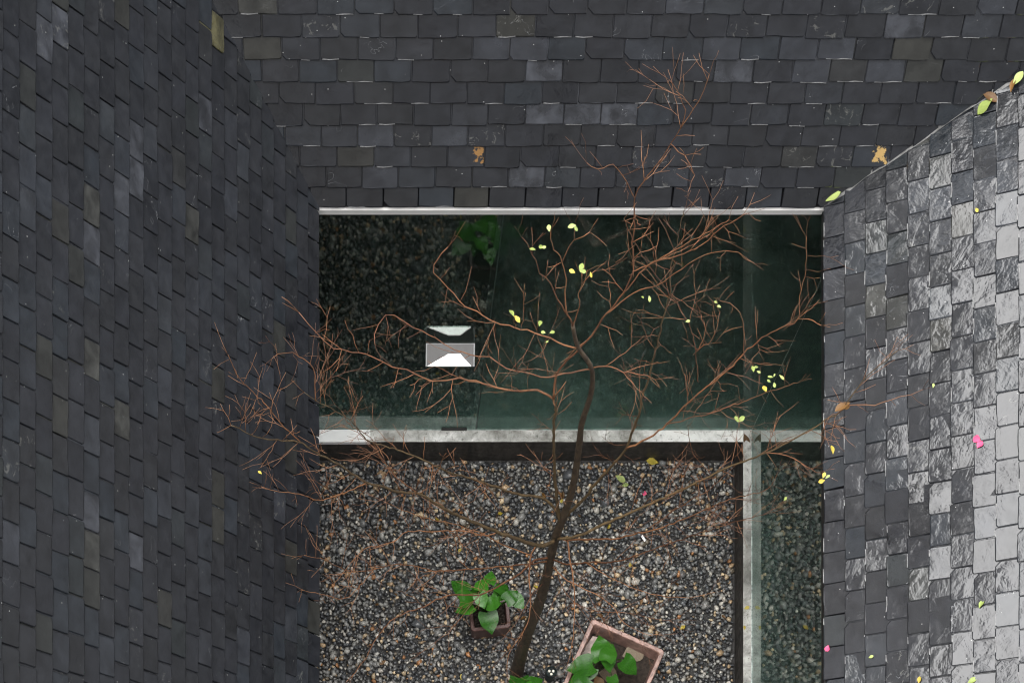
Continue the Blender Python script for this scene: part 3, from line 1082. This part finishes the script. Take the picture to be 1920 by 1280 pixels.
B([(592, 752), (590, 720), (588, 690), (560, 668), (535, 660), (510, 672)], 13.9, 13.4, 0.006, 0.003, 1.3, 0.1)
# crown
B([(1074, 611), (1060, 584), (1040, 549), (1033, 533), (1013, 511), (1004, 488), (989, 456), (978, 444)], 13.05, 12.2, 0.008, 0.003, 0.6, 0.3, (0.08, 0.2))
B([(1064, 590), (1060, 570), (1061, 526), (1054, 491), (1039, 468), (1032, 447), (1033, 430)], 12.95, 12.1, 0.0072, 0.003, 0.35, 0.3, (0.06, 0.16))
B([(1054, 491), (1068, 462), (1076, 450), (1077, 427)], 12.4, 12.1, 0.005, 0.003, 0.3, 0.3, (0.06, 0.14))
B([(1076, 450), (1106, 435)], 12.2, 12.1, 0.004, 0.003, 0.2, 0.3, (0.05, 0.1))
B([(1074, 611), (1086, 573), (1086, 549), (1092, 532), (1090, 511)], 13.05, 12.4, 0.007, 0.003, 0.5, 0.3, (0.06, 0.18))
B([(1092, 532), (1115, 508)], 12.5, 12.4, 0.004, 0.003, 0.2, 0.3, (0.05, 0.1))
B([(1085, 653), (1057, 646), (1016, 627), (954, 611), (928, 605), (893, 583), (873, 573), (840, 539), (814, 509), (816, 497), (829, 473), (840, 463)], 13.4, 12.5, 0.0085, 0.003, 0.9, 0.15)
B([(1109, 692), (1071, 698), (1027, 707), (984, 698), (951, 693), (919, 669), (896, 669), (852, 655), (817, 634), (764, 608), (741, 589), (724, 590), (709, 608), (702, 628), (703, 646)], 13.7, 12.9, 0.0085, 0.003, 0.9, 0.1)
B([(1110, 690), (1136, 685), (1169, 697), (1215, 704)], 13.7, 13.4, 0.007, 0.004, 1.0, 0.2)
# the stems towards the shiny roof
B([(1050, 990), (1060, 968), (1095, 936), (1119, 904), (1157, 863), (1174, 841), (1183, 816), (1199, 772), (1204, 746), (1215, 710), (1230, 655), (1239, 617), (1246, 582), (1256, 552), (1256, 506), (1268, 465), (1281, 398)], 16.5, 11.9, 0.017, 0.0032, 0.65)
B([(1174, 841), (1224, 816), (1250, 795), (1268, 778), (1303, 743), (1366, 694), (1393, 663), (1429, 634), (1464, 614), (1496, 598), (1500, 555), (1510, 506), (1512, 444)], 14.9, 12.3, 0.0105, 0.003, 0.8)
B([(1496, 598), (1515, 598), (1540, 610)], 12.9, 12.7, 0.004, 0.003, 1.0, 0.2, (0.06, 0.15))
B([(1136, 589), (1189, 549), (1233, 535), (1268, 511), (1309, 482), (1347, 472), (1385, 473)], 13.0, 11.9, 0.006, 0.0026, 0.45, 0.3)
B([(1171, 547), (1218, 497), (1282, 476), (1329, 450), (1347, 430), (1402, 400)], 12.8, 11.6, 0.0058, 0.0026, 0.45, 0.3)
B([(1186, 509), (1215, 497), (1268, 468), (1320, 438), (1367, 412)], 12.6, 11.7, 0.005, 0.0026, 0.45, 0.3)
B([(1309, 716), (1303, 649), (1288, 599), (1244, 535), (1192, 459), (1170, 410)], 14.0, 12.0, 0.005, 0.003, 0.5, 0.2)
B([(1300, 665), (1309, 655), (1323, 617), (1315, 590)], 13.4, 12.9, 0.005, 0.003, 1.3, 0.1, (0.08, 0.2))
B([(1305, 655), (1335, 637), (1344, 614), (1350, 584)], 13.4, 12.9, 0.005, 0.003, 1.3, 0.1, (0.08, 0.2))
B([(1395, 662), (1395, 622), (1391, 593), (1376, 573), (1350, 564)], 13.4, 12.7, 0.005, 0.003, 0.6, 0.2, (0.06, 0.16))
B([(1046, 1010), (1084, 1004), (1128, 984), (1189, 958), (1230, 939), (1291, 912), (1350, 883), (1405, 860), (1437, 848), (1478, 828), (1519, 806), (1548, 787), (1575, 772), (1595, 746), (1627, 704), (1663, 674), (1683, 657)], 16.65, 13.3, 0.016, 0.0034, 0.9)
B([(1570, 775), (1590, 760), (1640, 759), (1670, 749), (1707, 739), (1730, 730)], 14.0, 13.7, 0.0055, 0.003, 0.6, 0.2, (0.06, 0.2))
B([(1437, 848), (1460, 850), (1490, 860), (1530, 885)], 14.6, 14.3, 0.005, 0.003, 1.2, 0.1, (0.08, 0.22))
B([(1062, 1012), (1111, 1010), (1155, 1009), (1191, 1001), (1240, 989), (1300, 965), (1367, 936), (1420, 924), (1446, 909), (1458, 886)], 16.7, 14.5, 0.012, 0.003, 1.0)
B([(1036, 1048), (1064, 1057), (1104, 1054), (1151, 1053), (1188, 1042), (1261, 1017), (1322, 996), (1390, 975), (1450, 960)], 17.2, 15.0, 0.011, 0.003, 1.1)
B([(1250, 795), (1330, 775), (1400, 750), (1460, 728), (1495, 718)], 14.6, 13.3, 0.0055, 0.003, 0.9, 0.1)
B([(1215, 990), (1290, 940), (1340, 905), (1300, 850), (1290, 800)], 16.0, 14.8, 0.005, 0.003, 1.0, 0.1)
# hanging lower growth
B([(1050, 1008), (1064, 1013), (1068, 1046), (1075, 1092), (1077, 1144), (1075, 1191), (1069, 1226), (1062, 1250)], 16.7, 17.4, 0.0115, 0.0032, 1.1)
B([(1036, 1062), (1055, 1081), (1078, 1095), (1125, 1118), (1155, 1144), (1170, 1167), (1205, 1186), (1240, 1190)], 17.4, 17.0, 0.0095, 0.003, 1.3)
B([(1029, 1020), (1005, 1024), (994, 1050), (993, 1092), (994, 1144), (984, 1179), (961, 1214), (951, 1238), (951, 1275)], 16.8, 17.6, 0.012, 0.0034, 1.2)
B([(1030, 1045), (1003, 1050), (982, 1069), (947, 1092), (900, 1114), (841, 1115), (794, 1137), (740, 1158), (705, 1198), (682, 1238), (649, 1278)], 17.2, 15.5, 0.0125, 0.0045, 0.8)
B([(1030, 1050), (994, 1057), (935, 1062), (853, 1069), (818, 1069), (747, 1057), (701, 1067), (654, 1069), (610, 1050), (570, 1040)], 17.3, 14.6, 0.0095, 0.003, 1.1)
B([(934, 997), (912, 1003), (866, 994), (818, 996), (766, 996), (738, 1015), (705, 1024), (684, 1028), (654, 1060), (625, 1095)], 16.4, 15.2, 0.0085, 0.003, 1.1)
B([(1000, 1045), (992, 1039), (940, 1020), (911, 1003), (852, 982), (802, 972), (764, 959), (720, 940)], 17.0, 15.6, 0.0075, 0.003, 1.1)
B([(788, 927), (750, 900), (715, 860), (695, 820), (660, 800), (640, 770)], 15.6, 14.0, 0.006, 0.003, 1.1, 0.1)
B([(1100, 1056), (1150, 1085), (1210, 1110), (1280, 1120), (1340, 1110)], 17.0, 16.2, 0.006, 0.003, 1.4, 0.1)
B([(900, 1114), (870, 1150), (840, 1185), (800, 1215)], 16.6, 16.8, 0.006, 0.003, 1.2, 0.1)
B([(700, 1068), (650, 1120), (600, 1112), (565, 1105)], 15.6, 14.6, 0.005, 0.003, 1.0, 0.1)
B([(1040, 1060), (1060, 1110), (1100, 1140), (1180, 1150), (1260, 1165)], 17.5, 17.0, 0.006, 0.003, 1.4, 0.1)
B([(1022, 1090), (1000, 1110), (985, 1135), (965, 1170), (940, 1200)], 17.8, 17.7, 0.006, 0.003, 1.3, 0.1)

# ------------------------------------------------------------------ leaves
def leaf_mesh(name, mat, length=1.0, width=0.5, cup=0.15, heart=False, seed=0):
    """a leaf blade with a midrib fold; base at the origin, tip along +y; unit length"""
    r = random.Random(seed)
    V, Fc = [], []
    n = 8
    for i in range(n + 1):
        t = i / n
        if heart:
            half = 0.5 * width * (math.sin(math.pi * min(1, (t * 0.86 + 0.14)) ** 0.72)) * (1.15 - 0.15 * t)
            back = -0.14 * max(0, 1 - t * 4)
        else:
            half = 0.5 * width * math.sin(math.pi * t ** 1.35) ** 0.8 + 0.012
            back = 0
        half *= 1 + r.uniform(-0.05, 0.05)
        y = t * length
        bend = -cup * t * t + (0.022 * math.sin(t * 15 + seed) if heart else 0.0)
        V.append((-half, y + back, bend + cup * 0.55 * half / max(width, 0.01)))
        V.append((-half * 0.5, y + back * 0.4, bend + cup * 0.20 * half / max(width, 0.01)))
        V.append((0, y, bend))
        V.append((half * 0.5, y + back * 0.4, bend + cup * 0.20 * half / max(width, 0.01)))
        V.append((half, y + back, bend + cup * 0.55 * half / max(width, 0.01)))
    for i in range(n):
        for k in range(4):
            a = i * 5 + k
            Fc.append((a, a + 1, a + 6, a + 5))
    nv = len(V)
    th = 0.012
    V += [(x, y, z - th) for (x, y, z) in V]
    Fc += [tuple(nv + i for i in reversed(f)) for f in list(Fc)]
    return mesh_from(name, V, Fc, mat, True)


LM = {}
for key, mat in (('lime', L_LIME), ('yellow', L_YELLOW), ('brown', L_BROWN), ('dead', L_DEAD)):
    LM[key] = [leaf_mesh('leaf', mat, 1, tr.uniform(0.42, 0.6), tr.uniform(0.1, 0.35), False, k) for k in range(3)]
LM['pink'] = [leaf_mesh('petal', L_PINK, 1, 0.8, 0.3, False, k) for k in range(2)]
LM['green'] = [leaf_mesh('leaf', L_GREEN, 1, tr.uniform(0.78, 0.95), tr.uniform(0.12, 0.3), True, k) for k in range(4)]


def orient(direction, up=Vector((0, 0, 1)), roll=0.0):
    y = unit(direction)
    x = y.cross(up)
    if x.length < 1e-4:
        x = Vector((1, 0, 0))
    x.normalize()
    z = x.cross(y)
    m = Matrix((x, y, z)).transposed().to_4x4()
    return m @ Matrix.Rotation(roll, 4, 'Y')


wp = []
for o in tree.children:
    if o.name.startswith('branch'):
        me = o.data
        wp += [TL + v.co for v in list(me.vertices)[::7]]
        for c in o.children:
            wp += [TL + v.co for v in list(c.data.vertices)[::5]]
wpp = np.array([(proj(p)[0], proj(p)[1], proj(p)[2]) for p in wp])

tree_leaves = [(1029, 427, 'lime', 15, 100), (1072, 424, 'lime', 17, 190), (1080, 428, 'lime', 12, -60), (1090, 501, 'lime', 20, 80), (1072, 509, 'yellow', 14, 160), (1094, 508, 'lime', 15, 0),
               (1108, 515, 'yellow', 11, -80), (998, 466, 'lime', 14, 160), (1014, 462, 'lime', 12, 170), (1020, 464, 'lime', 10, 10), (960, 585, 'lime', 18, 110), (970, 598, 'yellow', 18, -50),
               (1013, 604, 'lime', 16, 75), (1018, 622, 'lime', 11, 160), (1036, 622, 'lime', 12, 20), (1026, 640, 'lime', 8, 40), (1218, 560, 'lime', 12, -80), (1205, 556, 'lime', 8, 120),
               (1412, 691, 'lime', 13, 100), (1417, 688, 'lime', 12, 30), (1423, 697, 'lime', 9, -20), (1444, 706, 'lime', 12, 170), (1452, 703, 'lime', 7, 60), (1466, 708, 'lime', 15, -50), (1441, 714, 'lime', 9, 150),
               (1452, 722, 'lime', 11, -85), (1434, 727, 'yellow', 16, 110), (1381, 783, 'lime', 15, 100), (1390, 786, 'lime', 18, 30), (1545, 890, 'yellow', 13, 70), (1540, 902, 'yellow', 15, 200), (1552, 893, 'lime', 12, 40),
               (1578, 762, 'brown', 36, 205), (1585, 762, 'brown', 26, 20), (1561, 842, 'yellow', 18, 95), (1348, 574, 'lime', 9, 150), (1342, 566, 'lime', 8, 160), (1290, 602, 'lime', 10, 10), (1473, 934, 'lime', 10, 50), (487, 885, 'yellow', 10, 140), (1750, 722, 'lime', 10, 80)]
for (px, py, key, sz, ang) in tree_leaves:
    dd = (wpp[:, 0] - px) ** 2 + (wpp[:, 1] - py) ** 2
    i = int(np.argmin(dd))
    d = float(wpp[i, 2]) - 0.03
    k = d / F
    a = R(ang)
    p = at(px, py, d)
    o = new_obj('leaf', tr.choice(LM[key]), tree)
    m = orient(Vector((math.cos(a), math.sin(a), tr.uniform(-0.25, 0.35))), roll=tr.uniform(-0.5, 0.5))
    m.translation = p - TL - Vector((math.cos(a), math.sin(a), 0)) * (sz * k * 0.5)
    o.matrix_local = m @ Matrix.Scale(sz * k * 0.9, 4)
    base = m.translation + TL
    q = wp[i]
    if (q - base).length > 0.004:
        mid = (q + base) / 2 + Vector((0, 0, 0.01))
        pet_v, pet_f = [], []
        inv = o.matrix_local.inverted()
        tube(pet_v, pet_f, [q - TL, mid - TL, base - TL], [0.0026, 0.0022, 0.0018], 4)
        new_obj('petiole', mesh_from('petiole', [inv @ v for v in pet_v], pet_f, TWIG, True), o)

# ------------------------------------------------------------------ planters
def rrect(w, h, r, seg=4):
    pts = []
    for (cx, cy, a0) in ((w / 2 - r, h / 2 - r, 0), (-w / 2 + r, h / 2 - r, 90), (-w / 2 + r, -h / 2 + r, 180), (w / 2 - r, -h / 2 + r, 270)):
        for k in range(seg + 1):
            a = R(a0 + 90 * k / seg)
            pts.append((cx + r * math.cos(a), cy + r * math.sin(a)))
    return pts


def planter(w, h, height, rim, soil_z, mat, soil_mat, loc, rz, label, taper=0.9):
    root = empty('planter', loc, (0, 0, rz))
    tag(root, label, 'planter')
    prof = [(w * taper, h * taper, 0.0, 0.03), (w * 0.985, h * 0.985, height - 0.07, 0.035), (w, h, height - 0.065, 0.035), (w, h, height - 0.006, 0.035), (w - 0.012, h - 0.012, height, 0.03),
            (w - 2 * rim + 0.01, h - 2 * rim + 0.01, height, 0.022), (w - 2 * rim, h - 2 * rim, height - 0.008, 0.02), ((w - 2 * rim) * 0.96, (h - 2 * rim) * 0.96, soil_z - 0.03, 0.02)]
    V, Fc = [], []
    n = 20
    for (a, b, z, r_) in prof:
        V += [(x, y, z) for x, y in rrect(a, b, r_)]
    for i in range(len(prof) - 1):
        for k in range(n):
            k2 = (k + 1) % n
            Fc.append((i * n + k, i * n + k2, (i + 1) * n + k2, (i + 1) * n + k))
    Fc.append(tuple(reversed(range(n))))
    Fc.append(tuple(range((len(prof) - 1) * n, len(prof) * n)))
    new_obj('tub', mesh_from('tub', V, Fc, mat), root)
    # soil as a bumpy sheet
    sw, sh = (w - 2 * rim) * 0.955, (h - 2 * rim) * 0.955
    V, Fc = [], []
    m = 16
    for i in range(m + 1):
        for j in range(m + 1):
            V.append((-sw / 2 + sw * i / m, -sh / 2 + sh * j / m, soil_z + tr.uniform(-0.008, 0.012)))
    for i in range(m):
        for j in range(m):
            a = i * (m + 1) + j
            Fc.append((a, a + m + 1, a + m + 2, a + 1))
    new_obj('soil', mesh_from('soil', V, Fc, soil_mat), root)
    return root


TERRA = simple('pink_terracotta', (0.30, 0.185, 0.155), 0.4, 0.5, noise_amt=0.5, nscale=14, bump=0.1)
BROWNPOT = simple('brown_glaze', (0.115, 0.062, 0.055), 0.35, 0.5, noise_amt=0.2, nscale=9, bump=0.1)
SOIL = simple('soil', (0.026, 0.019, 0.014), 0.8, 0.3, noise_amt=0.6, nscale=40, bump=0.8)

small_c = at(918, 1153, CZ - 0.30)
small = planter(0.37, 0.27, 0.30, 0.035, 0.24, BROWNPOT, SOIL, (small_c.x, small_c.y, 0.016), R(6), 'small brown glazed square planter on the gravel near the tree trunk')
c0 = at(1110, 1159, CZ - 0.34)
c1 = at(1250, 1212, CZ - 0.34)
e1 = (c1 - c0)
e1.z = 0
w_big = e1.length
e1n = Matrix.Rotation(R(-3.2), 3, 'Z') @ e1.normalized()
e2n = Vector((e1n.y, -e1n.x, 0))
L_big = 0.92
cc = c0 + e1n * (w_big / 2) + e2n * (L_big / 2)
big = planter(w_big, L_big, 0.34, 0.040, 0.13, TERRA, SOIL, (cc.x, cc.y, 0.016), math.atan2(e1n.y, e1n.x), 'large pink terracotta rectangular planter with sparse leaves and dead litter inside', 0.92)


def plant(name, loc, leaves, label, stem_base, cat='plant', tilt=0.2):
    root = empty(name, loc)
    tag(root, label, cat)
    L0 = Vector(loc)
    V, Fc = [], []
    for (px, py, d, sz, ang) in leaves:
        k = d / F
        p = at(px, py, d)
        a = R(ang)
        o = new_obj('leaf', tr.choice(LM['green']), root)
        m = orient(Vector((math.cos(a), math.sin(a), tr.uniform(-0.35, 0.1))), roll=tr.uniform(-tilt, tilt))
        m.translation = p - L0 - Vector((math.cos(a), math.sin(a), 0)) * (sz * k * 0.45)
        o.matrix_local = m @ Matrix.Scale(sz * k * 1.08, 4)
        b = m.translation
        sb = Vector(stem_base) - L0 + Vector((tr.uniform(-0.02, 0.02), tr.uniform(-0.02, 0.02), 0))
        mid = sb * 0.45 + b * 0.55 + Vector((0, 0, 0.06))
        tube(V, Fc, catmull([sb, mid, b], 0.03), [0.005] * len(catmull([sb, mid, b], 0.03)), 5)
    new_obj('stem', mesh_from('stem', V, Fc, L_GREEN, True), root)
    return root


sb = (small_c.x - 0.01, small_c.y + 0.02, 0.255)
plant('leafy_plant', sb, [(862, 1099, 19.5, 34, 140), (905, 1096, 19.45, 29, 60), (919, 1082, 19.5, 26, 80), (878, 1118, 19.45, 38, 20), (872, 1138, 19.55, 32, 200), (903, 1124, 19.4, 27, -70),
                         (944, 1101, 19.5, 30, 50), (925, 1130, 19.5, 28, 10), (958, 1118, 19.45, 28, 40), (972, 1128, 19.5, 26, -50), (918, 1164, 19.6, 38, -75), (893, 1108, 19.55, 26, 110), (936, 1115, 19.55, 26, -20)],
      'leafy plant with glossy heart-shaped green leaves in the small brown planter', sb)
sb2 = at(1135, 1245, CZ - 0.14)
plant('leafy_plant', tuple(sb2), [(1128, 1215, 19.7, 44, 100), (1142, 1222, 19.65, 36, 70), (1142, 1240, 19.7, 32, -80), (1090, 1248, 19.7, 46, 190), (1100, 1262, 19.75, 34, 230), (1181, 1247, 19.75, 36, -40), (1085, 1280, 19.7, 44, 210), (1150, 1278, 19.8, 24, -70)],
      'sparse leafy plant with broad wet green leaves in the pink terracotta planter', tuple(sb2), tilt=0.35)
sb3 = at(975, 1300, CZ - 0.02)
plant('leafy_plant', tuple(sb3), [(968, 1281, 19.9, 34, 120), (985, 1278, 19.85, 34, 70), (1003, 1279, 19.9, 32, 30), (990, 1292, 19.8, 34, 80)],
      'low green plant growing in the gravel beside the black spotlight', tuple(sb3))

# litter inside the big planter
for (px, py, sz, ang, key, lab) in ((1188, 1222, 44, 20, 'dead', 'big curled grey-brown dead leaf lying in the pink planter by its far corner'),
                                    (1140, 1263, 36, -10, 'dead', 'dull brown dead leaf on the soil in the middle of the pink planter'),
                                    (1122, 1277, 26, -60, 'brown', 'reddish brown dead leaf at the bottom of the pink planter')):
    o = new_obj('dead_leaf', LM[key][0])
    p = at(px, py, CZ - 0.175)
    a = R(ang)
    m = orient(Vector((math.cos(a), math.sin(a), 0.06)))
    k = (CZ - 0.17) / F
    m.translation = p - Vector((math.cos(a), math.sin(a), 0)) * (sz * k * 0.5)
    o.matrix_world = m @ Matrix.Diagonal((sz * k * 1.6, sz * k, sz * k * 0.6, 1))
    tag(o, lab, 'leaf')
# a pale broken tile leaning in the planter
bm = bmesh.new()
for sgn in (0, 1):
    pass
pts = [(-0.05, -0.14), (0.045, -0.15), (0.07, 0.02), (0.03, 0.15), (-0.045, 0.12)]
V = [(x, y, 0.012) for x, y in pts] + [(x, y, 0.0) for x, y in pts]
Fc = [(0, 1, 2, 3, 4), (9, 8, 7, 6, 5)] + [((i + 1) % 5, i, 5 + i, 5 + (i + 1) % 5) for i in range(5)]
bm.free()
shard = new_obj('stone_shard', mesh_from('stone_shard', V, Fc, simple('pale_shard', (0.36, 0.29, 0.26), 0.6, 0.4, noise_amt=0.4, nscale=30)))
shard.location = at(1105, 1218, CZ - 0.165)
shard.rotation_euler = (R(6), R(8), math.atan2(e1n.y, e1n.x) - R(8))
tag(shard, 'pale pinkish broken stone shard leaning along the inside of the terracotta planter', 'stone')

# ------------------------------------------------------------------ garden spotlight
sp = empty('garden_spotlight', at(1027, 1276, CZ - 0.02))
tag(sp, 'small round black garden spotlight with three white lenses, in the gravel', 'spotlight')


def revolve(prof, seg=20):
    V, Fc = [], []
    for (r_, z) in prof:
        for k in range(seg):
            a = 2 * math.pi * k / seg
            V.append((r_ * math.cos(a), r_ * math.sin(a), z))
    for i in range(len(prof) - 1):
        for k in range(seg):
            k2 = (k + 1) % seg
            Fc.append((i * seg + k, i * seg + k2, (i + 1) * seg + k2, (i + 1) * seg + k))
    Fc.append(tuple(reversed(range(seg))))
    Fc.append(tuple(range((len(prof) - 1) * seg, len(prof) * seg)))
    return V, Fc


V, Fc = revolve([(0.018, 0.0), (0.018, 0.06), (0.044, 0.07), (0.055, 0.16), (0.055, 0.19), (0.046, 0.19), (0.042, 0.175)])
hd = new_obj('housing', mesh_from('housing', V, Fc, simple('black_plastic', (0.012, 0.018, 0.018), 0.3, 0.5)), sp)
hd.rotation_euler = (R(-12), R(6), 0)
LENS = simple('lens_white', (0.75, 0.72, 0.62), 0.15, 0.6, noise_amt=0.1)
for k in range(3):
    a = R(30 + 120 * k)
    V, Fc = revolve([(0.0135, 0.0), (0.0135, 0.006), (0.009, 0.011), (0.003, 0.0125)], 12)
    ln = new_obj('lens', mesh_from('lens', V, Fc, LENS, True), hd)
    ln.location = (0.021 * math.cos(a), 0.021 * math.sin(a), 0.1755)

# ------------------------------------------------------------------ litter
V, Fc = [], []
pp = [Vector((-0.05, 0, 0)), Vector((-0.01, 0.004, 0.004)), Vector((0.03, 0.0, 0.002)), Vector((0.05, -0.004, 0))]
tube(V, Fc, pp, [0.010, 0.012, 0.013, 0.011], 6)
stick = new_obj('white_scrap', mesh_from('white_scrap', V, Fc, WHITE_STONE))
stick.location = at(1204, 1006, CZ - 0.045)
stick.rotation_euler = (0, 0, R(-50))
tag(stick, 'short white plastic scrap lying on the gravel', 'scrap')



def drop_leaf(pos, normal, size, ang, key, label, group=None, name='fallen_leaf'):
    """lay a leaf on a surface"""
    o = new_obj(name, tr.choice(LM[key]))
    n = unit(normal)
    a = Vector((math.cos(ang), math.sin(ang), 0))
    a = unit(a - n * a.dot(n))
    x = a.cross(n).normalized()
    m = Matrix((x, a, n)).transposed().to_4x4()
    m = m @ Matrix.Rotation(tr.uniform(-0.25, 0.25), 4, 'Y') @ Matrix.Rotation(tr.uniform(0.0, 0.25), 4, 'X')
    m.translation = pos - a * size * 0.5 + n * 0.004
    o.matrix_world = m @ Matrix.Scale(size, 4)
    tag(o, label, 'petal' if 'petal' in name else 'leaf', group)
    return o


RZ = 0.034
for (px, py, key, sz, ang, lab) in (
        (1843, 1134, 'lime', 17, 60, 'large lime yellow leaf stuck flat on the shiny wet slates'),
        (1637, 1233, 'lime', 10, 10, 'small lime leaf on a smooth bluish slate of the shiny roof'),
        (1727, 1276, 'yellow', 13, 80, 'bright yellow leaf on the shiny roof near a white splinter'),
        (1826, 1277, 'lime', 18, 20, 'pale lime leaf lying across a joint of the shiny roof, below the large one'),
        (1835, 398, 'yellow', 10, -60, 'tiny yellow leaf high up the shiny roof near the valley'),
        (1563, 368, 'lime', 24, 15, 'green leaf at the foot of the valley beside the white gutter'),
        (1856, 180, 'brown', 26, -30, 'brown and green leaf caught in the valley, upper one of a touching pair'),
        (1846, 198, 'lime', 28, 205, 'green leaf caught in the valley, lower one of a touching pair'),
        (1909, 148, 'lime', 22, 40, 'lime leaf caught at the top of the valley'),
        (1899, 160, 'brown', 20, 70, 'brown leaf caught at the top of the valley beside a lime one')):
    p = roofR.hit(px, py)
    in_valley = 'valley' in lab and 'near the valley' not in lab
    drop_leaf(p + roofR.n * (0.062 if in_valley else RZ) + Vector((0.02, -0.03, 0)) * in_valley, roofR.n, sz * (CZ - p.z) / F * (1.25 if in_valley else 1.0), R(ang), key, lab)
for (px, py, sz, lab) in ((1835, 826, 17, 'pink petal on the shiny roof, upper one of a pair'), (1840, 836, 15, 'pink petal on the shiny roof, lower one of a pair'), (1555, 1217, 12, 'small red petal on a dark slate by the eave of the shiny roof')):
    p = roofR.hit(px, py)
    drop_leaf(p + roofR.n * RZ, roofR.n, sz * (CZ - p.z) / F, R(tr.uniform(0, 360)), 'pink', lab, None, 'fallen_petal')

gl = {'yellow': 'small bright yellow leaf lying on the gravel', 'brown': 'small curled rust brown leaf lying on the gravel', 'dead': 'small dull grey-brown dead leaf lying on the gravel'}
for k in range(46):
    px, py = tr.uniform(610, 1365), tr.uniform(872, 1270)
    p = at(px, py, CZ - 0.036)
    key = tr.choice(['yellow', 'brown', 'brown', 'dead'])
    drop_leaf(p, Vector((tr.gauss(0, 0.3), tr.gauss(0, 0.3), 1)), tr.uniform(8, 15) * (CZ - 0.03) / F, R(tr.uniform(0, 360)), key, gl[key], key + ' leaves scattered on the gravel')
for (px, py, key, sz, ang, lab) in ((1163, 897, 'lime', 22, -30, 'wide green leaf on gravel below the kerb, larger of two'), (1172, 909, 'lime', 13, 10, 'small green leaf on gravel touching a wider green leaf'),
                                   (1223, 866, 'yellow', 24, 175, 'long ochre leaf on the gravel against the kerb')):
    p = at(px, py, CZ - 0.038)
    drop_leaf(p, Vector((0.1, -0.1, 1)), sz * (CZ - 0.03) / F, R(ang), key, lab)
p = at(1208, 925, CZ - 0.038)
drop_leaf(p, Vector((0.1, -0.1, 1)), 10 * CZ / F, R(60), 'pink', 'crimson petal lying on the gravel', None, 'fallen_petal')
for (px, py, key, sz, ang, lab) in ((1399, 824, 'brown', 23, -70, 'dark brown leaf lying on the kerb corner'), (1400, 1139, 'yellow', 11, 20, 'ochre leaf on the kerb, first of two close together'),
                                   (1396, 1176, 'yellow', 9, 90, 'ochre leaf on the kerb, nearer the planter of two close together')):
    p = at(px, py, CZ - KT - 0.006)
    drop_leaf(p, Vector((0, 0, 1)), sz * (CZ - KT) / F, R(ang), key, lab)

print('objects', len(bpy.data.objects))
